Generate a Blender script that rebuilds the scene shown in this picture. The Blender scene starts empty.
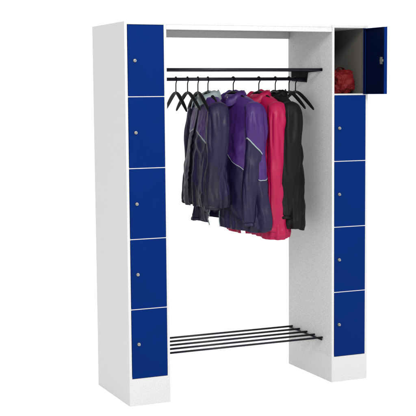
import bpy, bmesh, math, random, time
from mathutils import Vector, Matrix, noise
import numpy as np
T0=time.time()
H=1.86; W=1.337; CW=0.213; D=0.484; PL=0.135
XR=W-CW
sc=bpy.context.scene
col=sc.collection

# ---------------------------------------------------------------- materials
def mat(name,color,rough=0.5,spec=0.5,noise_scale=None,noise_amt=0.0,bump=0.0,bump_scale=200,metal=0.0,bdist=0.002,bands=None,k=0.0,ky=0.0,wob=0.02):
    m=bpy.data.materials.new(name); m.use_nodes=True
    nt=m.node_tree; b=nt.nodes["Principled BSDF"]; L=nt.links.new
    b.inputs["Base Color"].default_value=(*color,1)
    b.inputs["Roughness"].default_value=rough
    b.inputs["Metallic"].default_value=metal
    b.inputs["Specular IOR Level"].default_value=spec
    tc=nt.nodes.new("ShaderNodeTexCoord")
    if bands:
        # colour blocking sewn in slanted panels: value = z + k*|x| + ky*y (+ a little puckering)
        sp=nt.nodes.new("ShaderNodeSeparateXYZ"); L(tc.outputs["Object"],sp.inputs[0])
        ab=nt.nodes.new("ShaderNodeMath"); ab.operation='ABSOLUTE'; L(sp.outputs[0],ab.inputs[0])
        mu=nt.nodes.new("ShaderNodeMath"); mu.operation='MULTIPLY_ADD'; L(ab.outputs[0],mu.inputs[0]); mu.inputs[1].default_value=k; L(sp.outputs[2],mu.inputs[2])
        my=nt.nodes.new("ShaderNodeMath"); my.operation='MULTIPLY_ADD'; L(sp.outputs[1],my.inputs[0]); my.inputs[1].default_value=ky; L(mu.outputs[0],my.inputs[2])
        nn=nt.nodes.new("ShaderNodeTexNoise"); nn.inputs["Scale"].default_value=9; nn.inputs["Detail"].default_value=1; L(tc.outputs["Object"],nn.inputs["Vector"])
        mw=nt.nodes.new("ShaderNodeMath"); mw.operation='MULTIPLY_ADD'; L(nn.outputs["Fac"],mw.inputs[0]); mw.inputs[1].default_value=wob*2; L(my.outputs[0],mw.inputs[2])
        mr=nt.nodes.new("ShaderNodeMapRange"); mr.inputs["From Min"].default_value=-1+wob; mr.inputs["From Max"].default_value=wob
        L(mw.outputs[0],mr.inputs["Value"])
        cr=nt.nodes.new("ShaderNodeValToRGB"); cr.color_ramp.interpolation='CONSTANT'
        L(mr.outputs["Result"],cr.inputs[0])
        els=cr.color_ramp.elements
        els[0].position=0; els[0].color=(*color,1)
        els[1].position=1+bands[0][0]; els[1].color=(*bands[0][1],1)
        for z,c in bands[1:]:
            e=els.new(1+z); e.color=(*c,1)
        L(cr.outputs[0],b.inputs["Base Color"])
    if noise_scale:
        n=nt.nodes.new("ShaderNodeTexNoise"); n.inputs["Scale"].default_value=noise_scale; n.inputs["Detail"].default_value=3
        L(tc.outputs["Object"],n.inputs["Vector"])
        r=nt.nodes.new("ShaderNodeMapRange")
        r.inputs["From Min"].default_value=0.3; r.inputs["From Max"].default_value=0.7
        r.inputs["To Min"].default_value=1-noise_amt; r.inputs["To Max"].default_value=1+noise_amt
        L(n.outputs["Fac"],r.inputs["Value"])
        v=nt.nodes.new("ShaderNodeVectorMath"); v.operation='SCALE'
        v.inputs[0].default_value=color
        L(r.outputs["Result"],v.inputs["Scale"])
        L(v.outputs["Vector"],b.inputs["Base Color"])
    if bump:
        n2=nt.nodes.new("ShaderNodeTexNoise"); n2.inputs["Scale"].default_value=bump_scale; n2.inputs["Detail"].default_value=3
        L(tc.outputs["Object"],n2.inputs["Vector"])
        bp=nt.nodes.new("ShaderNodeBump"); bp.inputs["Strength"].default_value=bump; bp.inputs["Distance"].default_value=bdist
        L(n2.outputs["Fac"],bp.inputs["Height"])
        L(bp.outputs["Normal"],b.inputs["Normal"])
    return m
M_white=mat("white_powder_coat",(0.425,0.425,0.42),0.5,0.25,260,0.13,0.15,500)
M_grain=mat("light_grey_grained_coat",(0.41,0.41,0.405),0.55,0.2,260,0.22,0.2,500)
M_inner=mat("shaded_grey_inner_paint",(0.100,0.094,0.087),0.6,0.2,300,0.15)  # grey-brown interior, colour darkened further to put in the compartment's shadow
M_blue=mat("blue_powder_coat",(0.0002,0.0125,0.095),0.5,0.03,3,0.08,0.1,500)
M_blue_shade=mat("shaded_blue_inner_coat",(0.0002,0.0022,0.015),0.5,0.03,3,0.08,0.1,500)  # door blue darkened: shade on the open door's inside put into the colour
M_black=mat("black_steel",(0.006,0.007,0.012),0.35,0.2)
M_matt=mat("matt_black_steel",(0.003,0.003,0.004),0.8,0.05)
M_plastic=mat("black_plastic",(0.002,0.002,0.003),0.5,0.10)
M_chrome=mat("dull_nickel",(0.34,0.33,0.30),0.4,0.5,metal=1.0)
M_dark=mat("dark_gap",(0.02,0.02,0.02),0.8,0.2)
M_floor=mat("white_floor",(0.98,0.98,0.98),0.9,0.0)

# ---------------------------------------------------------------- mesh helpers
def new_obj(name,bm,mats,parent=None,loc=(0,0,0),smooth=False,recalc=True):
    me=bpy.data.meshes.new(name)
    if recalc: bmesh.ops.recalc_face_normals(bm,faces=bm.faces)
    bm.to_mesh(me); bm.free()
    for m in mats: me.materials.append(m)
    if smooth:
        for p in me.polygons: p.use_smooth=True
    o=bpy.data.objects.new(name,me); col.objects.link(o)
    o.location=loc
    if parent: o.parent=parent
    return o
def empty(name,loc=(0,0,0)):
    o=bpy.data.objects.new(name,None); o.empty_display_size=0.1; o.location=loc; col.objects.link(o); return o
def box(bm,x0,x1,y0,y1,z0,z1,mi=0,bev=0.0):
    b2=bmesh.new()
    bmesh.ops.create_cube(b2,size=1)
    for v in b2.verts:
        v.co=Vector(((x0+x1)/2+v.co.x*(x1-x0),(y0+y1)/2+v.co.y*(y1-y0),(z0+z1)/2+v.co.z*(z1-z0)))
    if bev: bmesh.ops.bevel(b2,geom=b2.edges[:],offset=bev,segments=2,affect='EDGES')
    for f in b2.faces: f.material_index=mi
    merge(bm,b2)
def merge(bm,b2):
    me=bpy.data.meshes.new("tmp"); b2.to_mesh(me); b2.free(); bm.from_mesh(me); bpy.data.meshes.remove(me)
def sweep(bm,pts,ra,rb=None,up=Vector((0,0,1)),n=12,mi=0,caps=True,disp=None):
    pts=[Vector(p) for p in pts]; N=len(pts)
    if not hasattr(ra,'__len__'): ra=[ra]*N
    if rb is None: rb=ra
    if not hasattr(rb,'__len__'): rb=[rb]*N
    rings=[]
    for i,p in enumerate(pts):
        t=(pts[min(i+1,N-1)]-pts[max(i-1,0)]).normalized()
        s=t.cross(up)
        if s.length<1e-4: s=t.cross(Vector((1,0,0)))
        s.normalize(); u=s.cross(t).normalized()
        ring=[]
        for k in range(n):
            a=2*math.pi*k/n
            d_=s*math.cos(a)*ra[i]+u*math.sin(a)*rb[i]
            q=p+d_
            if disp: q=q+d_.normalized()*disp(q,i/(N-1),a)
            ring.append(bm.verts.new(q))
        rings.append(ring)
    for i in range(N-1):
        for k in range(n):
            f=bm.faces.new((rings[i][k],rings[i][(k+1)%n],rings[i+1][(k+1)%n],rings[i+1][k])); f.material_index=mi; f.smooth=True
    if caps:
        for r in (rings[0],rings[-1]):
            f=bm.faces.new(r); f.material_index=mi
    return rings
def spline(ctrl,n):
    c=[np.array(p,float) for p in ctrl]; c=[2*c[0]-c[1]]+c+[2*c[-1]-c[-2]]
    out=[]; segs=len(c)-3
    for j in range(n):
        u=j/(n-1)*segs; i=min(int(u),segs-1); t=u-i
        p0,p1,p2,p3=c[i:i+4]
        out.append(0.5*((2*p1)+(-p0+p2)*t+(2*p0-5*p1+4*p2-p3)*t*t+(-p0+3*p1-3*p2+p3)*t**3))
    return out

# ---------------------------------------------------------------- setting
bm=bmesh.new(); bmesh.ops.create_grid(bm,x_segments=1,y_segments=1,size=150)
fl=new_obj("floor",bm,[M_floor]); fl["kind"]="structure"

# ---------------------------------------------------------------- locker unit
root=empty("wardrobe_locker",(0,0,0))
root["label"]="white steel cloakroom locker unit with blue doors and open coat rack"
root["category"]="locker"
SH=(H-0.014-PL)/5
for x0 in (0.0,XR):
    bm=bmesh.new(); t=0.013; x1=x0+CW
    if x0>0:
        box(bm,x0,x0+t,0,.012,PL,H)
        box(bm,x0,x0+t,.012,D,PL,H,2)
    else:
        box(bm,x0,x0+t,0,D,PL,H)
    box(bm,x1-t,x1,0,D,PL,H)
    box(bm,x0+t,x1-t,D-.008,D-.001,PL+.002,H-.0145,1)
    box(bm,x0+t,x1-t,0.001,D-.001,H-.014,H-.0005,0)
    for i in range(5):
        z=PL+SH*i
        box(bm,x0+t,x1-t,0.003,D-.009,z+.001 if i==0 else z-.006,z+.012 if i==0 else z+.006,0)
        if i>0: box(bm,x0+t+.0002,x1-t-.0002,-.0009,.0028,z-.0019,z+.0019,0)
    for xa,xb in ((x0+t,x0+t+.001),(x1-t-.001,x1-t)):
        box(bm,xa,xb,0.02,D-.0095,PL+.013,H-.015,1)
    new_obj("column",bm,[M_white,M_inner,M_grain],root)
    bm=bmesh.new()
    box(bm,x0,x1,0,D,0.0,PL-.0001,0)
    new_obj("plinth",bm,[M_white],root)

def make_door(x0,z0,z1,openang=0.0):
    w=CW-.026-.004; h=z1-z0
    bm=bmesh.new()
    box(bm,-w,0,-.0015,.0005,0,h,0,0.0006)
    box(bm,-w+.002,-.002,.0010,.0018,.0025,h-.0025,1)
    box(bm,-w+.0005,-w+.002,.0005,.017,.001,h-.001,0)
    box(bm,-.002,-.0005,.0005,.017,.001,h-.001,0)
    box(bm,-w+.002,-.002,.0005,.017,.001,.0025,0)
    box(bm,-w+.002,-.002,.0005,.017,h-.0025,h-.001,0)
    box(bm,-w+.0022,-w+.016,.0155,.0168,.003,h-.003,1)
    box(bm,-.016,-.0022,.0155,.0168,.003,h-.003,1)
    hx=x0+CW-.013-.002
    d=new_obj("door",bm,[M_blue,M_blue_shade],root,(hx,-.0005 if openang==0 else -.003,z0))
    d.rotation_euler=(0,0,openang)
    bm=bmesh.new(); lx=-w+(.034 if x0==0 else .026); lz=h*.50
    b2=bmesh.new(); bmesh.ops.create_cone(b2,cap_ends=True,segments=24,radius1=.0085,radius2=.0078,depth=.005)
    bmesh.ops.rotate(b2,verts=b2.verts,matrix=Matrix.Rotation(math.radians(90),3,'X'))
    bmesh.ops.translate(b2,verts=b2.verts,vec=(lx,-.004,lz)); merge(bm,b2)
    b2=bmesh.new(); bmesh.ops.create_cone(b2,cap_ends=True,segments=20,radius1=.006,radius2=.0055,depth=.007)
    bmesh.ops.rotate(b2,verts=b2.verts,matrix=Matrix.Rotation(math.radians(90),3,'X'))
    bmesh.ops.translate(b2,verts=b2.verts,vec=(lx,-.010,lz-.001)); merge(bm,b2)
    box(bm,lx-.001,lx+.001,-.0142,-.0134,lz-.005,lz+.003,1)
    box(bm,lx-.010,lx+.010,.0019,.019,lz-.018,lz+.018,0,.0015)
    box(bm,lx-.022,lx+.006,.0195,.0225,lz-.006,lz+.006,0,.0008)
    new_obj("lock",bm,[M_chrome,M_dark],d)
    return d
for x0 in (0.0,XR):
    for i in range(5):
        z0=PL+SH*i+.0022; z1=PL+SH*(i+1)-.0022
        d=make_door(x0,z0,z1,math.radians(94) if (x0>0 and i==4) else 0.0)
        if x0>0 and i==4: d["label"]="open blue top locker door showing its inner side"

bm=bmesh.new()
box(bm,CW+.0005,XR-.0005,0.003,D-.002,H-.012,H-.002,0)
box(bm,CW+.0005,XR-.0005,0.0015,0.010,H-.036,H-.0125,0,.001)
box(bm,CW+.0005,XR-.0005,D-.012,D-.003,H-.050,H-.0125,0,.001)
new_obj("roof_panel",bm,[M_white],root)

ZS=1.636
bm=bmesh.new()
for y in (.11,.20,.29,.38):
    sweep(bm,[(CW,y,ZS),(XR,y,ZS)],.007 if y==.11 else .006,n=14)
new_obj("hat_shelf",bm,[M_black],root)
YR=.29; ZR=1.590
bm=bmesh.new()
sweep(bm,[(CW,YR,ZR),(XR,YR,ZR)],.0075,.009,n=14)
new_obj("clothes_rail",bm,[M_black],root)
for xx in (CW+.0006,XR-.0046):
    bm=bmesh.new()
    prof=[(.10,ZS-.008),(.10,ZS+.006),(.44,ZS+.006),(.44,ZS-.055),(.27,ZR-.018),(.255,ZS-.012)]
    vs=[bm.verts.new((xx,y,z)) for y,z in prof]; f=bm.faces.new(vs)
    r=bmesh.ops.extrude_face_region(bm,geom=[f]); bmesh.ops.translate(bm,verts=[v for v in r['geom'] if isinstance(v,bmesh.types.BMVert)],vec=(.004,0,0))
    new_obj("bracket",bm,[M_matt],root)

ZK=.222
bm=bmesh.new()
for k in range(5):
    y=.10+.085*k
    sweep(bm,[(CW,y,ZK),(XR,y,ZK)],.0055,n=12)
for xx in (CW+.010,XR-.010):
    sweep(bm,[(xx,.09,ZK-.009),(xx,.45,ZK-.009)],.005,n=10)
new_obj("shoe_rack",bm,[M_black],root)

# ---------------------------------------------------------------- hangers
def hanger_mesh():
    bm=bmesh.new()
    r=.0135
    pts=[(r*math.sin(math.radians(a)),0,r*math.cos(math.radians(a))) for a in np.linspace(-100,150,22)]
    pts+=[(.001,0,-.022),(0,0,-.034),(0,0,-.050),(0,0,-.064)]
    sweep(bm,spline(pts,60),.0031,n=8,up=Vector((0,1,0)))
    for s in (1,-1):
        c=spline([(-.006*s,0,-.066),(.03*s,0,-.072),(.08*s,0,-.095),(.14*s,0,-.130),(.182*s,0,-.157)],26)
        ra=[.0045+.006*math.sin(math.pi*min(1,i/25*.9+.1)) for i in range(26)]
        rb=[.006+.003*math.sin(math.pi*i/25) for i in range(26)]
        ra[-1]*=.6; rb[-1]*=.6
        sweep(bm,c,ra,rb,n=14)
    box(bm,-.010,.010,-.004,.004,-.076,-.058,0,.003)
    me=bpy.data.meshes.new("clothes_hanger"); bmesh.ops.recalc_face_normals(bm,faces=bm.faces); bm.to_mesh(me); bm.free()
    me.materials.append(M_plastic); return me
hm=hanger_mesh()
def hanger(x,rot,lab,pitch=0):
    o=bpy.data.objects.new("clothes_hanger",hm); col.objects.link(o)
    o.location=(x,YR,ZR-.0015); o.rotation_euler=(0,math.radians(pitch),math.radians(rot))
    o["label"]=lab; o["category"]="hanger"; o["group"]="black clothes hangers on the rail"
    return o
EM="empty black plastic clothes hanger hanging on the rail"
for x,r,pt in ((.378,-95,1),(.442,-93,-1),(.500,-96,1),(1.026,-90,-1),(1.066,-86,1)):
    hanger(x,r,EM,pt)

# ---------------------------------------------------------------- jackets (draped with a short cloth simulation)
SIM=[]
def ridge(v,p=.8): return 1-2*abs(v)**p
def cloth(o,pinfn,shrink,bend=1.0):
    vg=o.vertex_groups.new(name="pin")
    for v in o.data.vertices:
        w=pinfn(v.co)
        if w>0: vg.add([v.index],w,'REPLACE')
    md=o.modifiers.new("cloth",'CLOTH'); s=md.settings
    s.quality=5; s.mass=.25; s.tension_stiffness=30; s.compression_stiffness=20; s.shear_stiffness=8; s.bending_stiffness=bend
    s.tension_damping=8; s.compression_damping=8; s.shear_damping=6; s.bending_damping=.8; s.air_damping=2
    s.vertex_group_mass="pin"; s.pin_stiffness=1
    s.shrink_min=shrink; s.shrink_max=shrink
    md.collision_settings.use_self_collision=False; md.collision_settings.use_collision=False
    md.point_cache.frame_start=1; md.point_cache.frame_end=60
    SIM.append(o)
def jacket(label,x,rot,L,mt,ms,mc,mz,seed,width=1.0,thick=1.0,sleeveL=.52,collar_h=1.0,fwd=.03,tilt=0.0,flare=1.0,sl=1.0,gap_=.05,fa=1.0):
    root=empty("jacket",(x,YR,ZR)); root.rotation_euler=(0,0,math.radians(rot))
    root["label"]=label; root["category"]="jacket"; root["group"]="jackets hanging on the coat rail"
    sd=Vector((seed*7.3,seed*3.1,seed*5.7))
    fl_=flare
    ctrl=[(-.078,.044,.036),(-.086,.060,.042),(-.098,.098,.046),(-.118,.140,.048),(-.146,.180,.052),(-.200,.196,.058),(-.30,.194,.068),(-.45,.196*fl_**.5,.080),(-L+.10,.204*fl_,.088),(-L+.035,.208*fl_,.092),(-L+.012,.203*fl_,.090),(-L,.200*fl_,.088)]
    NP=92; NT=128
    prof=spline(ctrl,NP)
    def fold(th,z):
        t=min(1,max(0,(-z-.15)/(L-.15)))
        c,s=math.cos(th),math.sin(th)
        n1=noise.noise(Vector((c*2.4,s*2.0,z*.8))+sd)
        n2=ridge(noise.noise(Vector((c*4.0+z*.5,s*3.6,z*.7))+sd*2))
        n4=ridge(noise.noise(Vector((c*2.5+z*3,s*2.5-z*2,z*4))+sd*1.3))
        return fa*((.003+.028*t)*n1+(.001+.020*t)*n2)+.004*n4*min(1,t*3)
    def surf(th,z,a,b,off=0):
        c,s=math.cos(th),math.sin(th); e=2/2.3
        X=a*width*math.copysign(abs(c)**e,c); Y=b*thick*math.copysign(abs(s)**e,s)
        nrm=Vector((c*b,s*a,0)).normalized()
        v=Vector((X,Y+.010*math.sin(z*6+seed),z))+nrm*(fold(th,z)+off)
        t=max(0,-z/L-.25)
        v.z+= t*(.02*noise.noise(Vector((c*1.6,s*1.6,seed)))+tilt*X)
        return v
    # open front: both front edges leave a gap that widens to the hem
    bm=bmesh.new(); rings=[]
    for z,a,b in prof:
        t=min(1,max(0,(-z-.14)/(L-.14)))
        g=.004+gap_*t
        row=[]
        for k in range(NT+1):
            u=k/NT; th=-math.pi/2+g+(2*math.pi-2*g)*u
            v=surf(th,z,a,b)
            if u>.9: v.y-=.010*min(1,t*4)*(u-.9)/.1
            row.append(bm.verts.new(v))
        rings.append(row)
    for i in range(len(rings)-1):
        for k in range(NT):
            f=bm.faces.new((rings[i][k],rings[i+1][k],rings[i+1][k+1],rings[i][k+1])); f.smooth=True
    to=new_obj("torso",bm,[mt],root,recalc=False)
    cloth(to,lambda c:1.0 if c.z>-.165 else .28,-.025,bend=.5)
    for s in (1,-1):
        k=sleeveL/.52
        bend=fwd+.03*noise.noise(Vector((seed,s*3,1)))
        w_=width
        path=spline([(.135*s*w_,0,-.138),(.166*s*w_,0,-.160),(.184*s*w_,-.006,-.24),(.184*s*w_,-bend*.5,-.28-.13*k),(.184*s*w_,-bend*1.0,-.28-.27*k),(.194*s*w_,-bend*1.4,-.28-.37*k),(.200*s*w_,-bend*1.6,-.28-.43*k)],72)
        rr=[q[0]*sl for q in spline([(.024,),(.032,),(.033,),(.028,),(.025,),(.022,),(.019,)],72)]
        r2=[v*1.70 for v in rr]
        def dsp(q,t,a):
            n1=noise.noise(Vector((q.x*8,q.y*8,q.z*5))+sd+Vector((s*5,0,0)))
            n2=ridge(noise.noise(Vector((math.cos(a)*1.6+q.z*3,math.sin(a)*1.6,q.z*8))+sd+Vector((s*9,0,2))))
            m=min(1,t*3)
            cuff=-.004*math.exp(-((t-.945)/.012)**2)
            return .009*n1*m+.005*n2*m+cuff
        bm=bmesh.new()
        sweep(bm,path,rr,r2,up=Vector((0,1,0)),n=44,disp=dsp,caps=False)
        so=new_obj("sleeve",bm,[ms],root)
        cloth(so,lambda c:1.0 if c.z>-.174 else .16,-.05,bend=.4)
    bm=bmesh.new(); NC=64; gap=.42; Z=-.106
    cp=[(.050,.040,Z),(.053,.042,Z+.026),(.058,.045,Z+.044*collar_h),(.062,.049,Z+.049*collar_h),(.070,.056,Z+.034*collar_h),(.079,.063,Z+.004),(.076,.060,Z),(.066,.053,Z+.028*collar_h),(.061,.049,Z+.038*collar_h),(.056,.044,Z+.018)]
    rg=[]
    for j in range(NC):
        th=-math.pi/2+gap+(2*math.pi-2*gap)*j/(NC-1)
        e=abs(j/(NC-1)-.5)*2
        ring=[]
        for a,b,z in cp:
            zz=z-.045*e**3 - .012*noise.noise(Vector((th*2,seed,1)))
            d=.006*noise.noise(Vector((th*2.5,z*20,seed)))
            ring.append(bm.verts.new(((a+d)*math.cos(th),(b+d)*math.sin(th)*1.1-.02*e**3,zz)))
        rg.append(ring)
    n=len(cp)
    for j in range(NC-1):
        for k in range(n):
            f=bm.faces.new((rg[j][k],rg[j][(k+1)%n],rg[j+1][(k+1)%n],rg[j+1][k])); f.smooth=True
    for r_ in (rg[0],rg[-1]): bm.faces.new(r_)
    new_obj("collar",bm,[mc],root)
    hanger(x,rot,"black plastic clothes hanger carrying a jacket on the rail")
    return root,to,[[i*(NT+1)+e for i in range(12,NP)] for e in (0,NT)],mz
cl=dict(rough=.48,spec=.22,bump=.35,bump_scale=40,bdist=.0025)
navy=(0.0035,0.0035,0.014); purple=(0.032,0.009,0.085); dpur=(0.007,0.0035,0.025); mint=(0.18,0.22,0.22); crim=(0.25,0.0006,0.036); blk=(0.0012,0.0012,0.0018)
A_t=mat("navy_nylon_with_pale_yoke",navy,bands=[(-.50,dpur),(-.255,mint),(-.248,purple)],k=.5,**cl)
A_s=mat("navy_nylon_sleeve",navy,bands=[(-.46,dpur)],ky=.6,**cl)
B_t=mat("purple_nylon_with_dark_body",dpur,bands=[(-.62,navy),(-.60,dpur),(-.355,mint),(-.350,purple)],k=.7,**cl)
B_s=mat("purple_nylon_sleeve",dpur,bands=[(-.375,mint),(-.370,purple)],ky=1.1,**cl)
C_mint=mat("pale_grey_green_fabric",mint,**cl)
C_purple=mat("purple_nylon",purple,**cl)
C_navy=mat("navy_nylon",navy,**cl)
C_red=mat("crimson_nylon",crim,**cl)
C_black=mat("black_nylon",blk,rough=.5,spec=.14,bump=.35,bump_scale=45,bdist=.003)
J=[]
J.append(jacket("dark navy jacket with pale green collar and open front",.556,-94,.645,A_t,A_s,C_mint,C_navy,1,width=.92,thick=.95,sleeveL=.43,gap_=.02,fa=.7))
J.append(jacket("large purple jacket with dark navy lower body and open front",.700,-76,.755,B_t,B_s,C_purple,C_mint,2,width=1.06,thick=1.05,sleeveL=.54,fwd=.045,tilt=-.10,flare=1.12,gap_=.10,fa=.9))
J.append(jacket("bright crimson red jacket hanging between dark jackets",.848,-80,.810,C_red,C_red,C_red,C_red,3,width=1.0,thick=1.0,sleeveL=.58,tilt=-.08,fa=.7))
J.append(jacket("plain black jacket hanging beside the crimson one",.945,-90,.785,C_black,C_black,C_black,C_black,4,width=1.06,thick=1.0,sleeveL=.51,tilt=.03,fa=.8))
sc.frame_start=1; sc.frame_end=60
for fr in range(1,25): sc.frame_set(fr)
dg=bpy.context.evaluated_depsgraph_get()
res=[]
for o in SIM:
    me=bpy.data.meshes.new_from_object(o.evaluated_get(dg)); res.append(me)
for n_,(o,me) in enumerate(zip(SIM,res)):
    o.modifiers.clear(); me.name=o.data.name; o.data=me; o.vertex_groups.clear()
    # long slanted creases of stiff nylon over the drape
    sd=Vector((n_*3.7,n_*1.9,n_*2.3)); nr=[v.normal.copy() for v in me.vertices]
    for v,n in zip(me.vertices,nr):
        c=v.co; m_=min(1,max(0,(-c.z-.13)/.10))
        a=noise.noise(Vector((c.x*9+c.z*2.5,c.y*11,c.z*3.0-c.x*3))+sd)
        b=noise.noise(Vector((c.x*16-c.z*6,c.y*16+c.z*4,c.z*7))+sd*2)
        w_=max(0,noise.noise(c*4+sd*3)*.9+.5)
        v.co=c+n*m_*w_*(.0090*(1-3*abs(a))+.0022*(1-3*abs(b)))
sc.frame_set(1)
for rt,to,idxs,mz in J:
    bm=bmesh.new()
    for idx in idxs:
        pts=[to.data.vertices[i].co+Vector((0,-.0015,0)) for i in idx]
        sweep(bm,pts,[.0032]*len(pts),[.0022]*len(pts),up=Vector((0,1,0)),n=8)
    new_obj("zipper",bm,[mz],rt)
for o in SIM:
    s=o.modifiers.new("thickness",'SOLIDIFY'); s.thickness=.002; s.offset=0
    s=o.modifiers.new("smooth",'SUBSURF'); s.levels=1; s.render_levels=1
    for p_ in o.data.polygons: p_.use_smooth=True

# ---------------------------------------------------------------- red bag
M_bag=mat("red_nylon",(0.10,0.004,0.005),rough=.6,spec=.12,bump=.5,bump_scale=50,bdist=.004)
M_strap=mat("dark_red_webbing",(0.03,0.002,0.002),rough=.8,spec=.1)
broot=empty("sports_bag",(XR+.107,.150,PL+SH*4+.006)); broot.rotation_euler=(0,0,math.radians(8))
broot["label"]="crumpled red sports bag lying inside the open top locker"; broot["category"]="bag"
bm=bmesh.new()
bmesh.ops.create_uvsphere(bm,u_segments=128,v_segments=90,radius=1)
for v in bm.verts:
    c=v.co.copy()
    q=Vector([math.copysign(abs(k)**.75,k) for k in c])
    q=Vector((q.x*.068,q.y*.105,q.z*.066))
    n=noise.noise(c*1.7+Vector((3,1,2)))*.018+ridge(noise.noise(c*2.6))*.010+ridge(noise.noise(c*5))*.005
    q+=c*n
    q.z=max(q.z,-.058)
    v.co=q+Vector((0,0,.0585))
for f in bm.faces: f.smooth=True
new_obj("bag_body",bm,[M_bag],broot)
for yy,hh in ((-.045,.142),(.045,.136)):
    bm=bmesh.new()
    sweep(bm,spline([(-.060,yy-.03,.05),(-.052,yy-.03,.09),(-.02,yy,hh-.010),(.015,yy,hh-.012),(.05,yy+.03,.09),(.062,yy+.03,.05)],40),.008,.0025,n=8)
    new_obj("handle",bm,[M_strap],broot)

# ---------------------------------------------------------------- camera
p=[-1.886,-5.284,1.5149,0.4121,-0.097,-0.0086,2.821]
F=Vector((math.sin(p[3])*math.cos(p[4]),math.cos(p[3])*math.cos(p[4]),math.sin(p[4])))
R=Vector((math.cos(p[3]),-math.sin(p[3]),0)); U=R.cross(F)
R2=R*math.cos(p[5])+U*math.sin(p[5]); U2=-R*math.sin(p[5])+U*math.cos(p[5])
cd=bpy.data.cameras.new("camera"); cam=bpy.data.objects.new("camera",cd); col.objects.link(cam)
m=Matrix((R2,U2,-F)).transposed().to_4x4(); m.translation=Vector(p[:3]); cam.matrix_world=m
cd.sensor_width=36; cd.lens=36*p[6]; cd.clip_end=1000; cd.clip_start=.05
sc.camera=cam
# ---------------------------------------------------------------- light
w=bpy.data.worlds.new("World"); sc.world=w; w.use_nodes=True
w.node_tree.nodes["Background"].inputs[0].default_value=(1,1,1,1)
w.node_tree.nodes["Background"].inputs[1].default_value=1.35
def area(loc,target,size,power):
    l=bpy.data.lights.new("softbox","AREA"); l.size=size; l.energy=power
    o=bpy.data.objects.new("softbox",l); col.objects.link(o); o.location=loc
    o.rotation_euler=(Vector(target)-Vector(loc)).to_track_quat('-Z','Y').to_euler()
area((-.3,-4.0,3.8),(.7,0,1),1.1,210)
sc.view_settings.view_transform='Standard'; sc.view_settings.look='None'; sc.view_settings.exposure=0
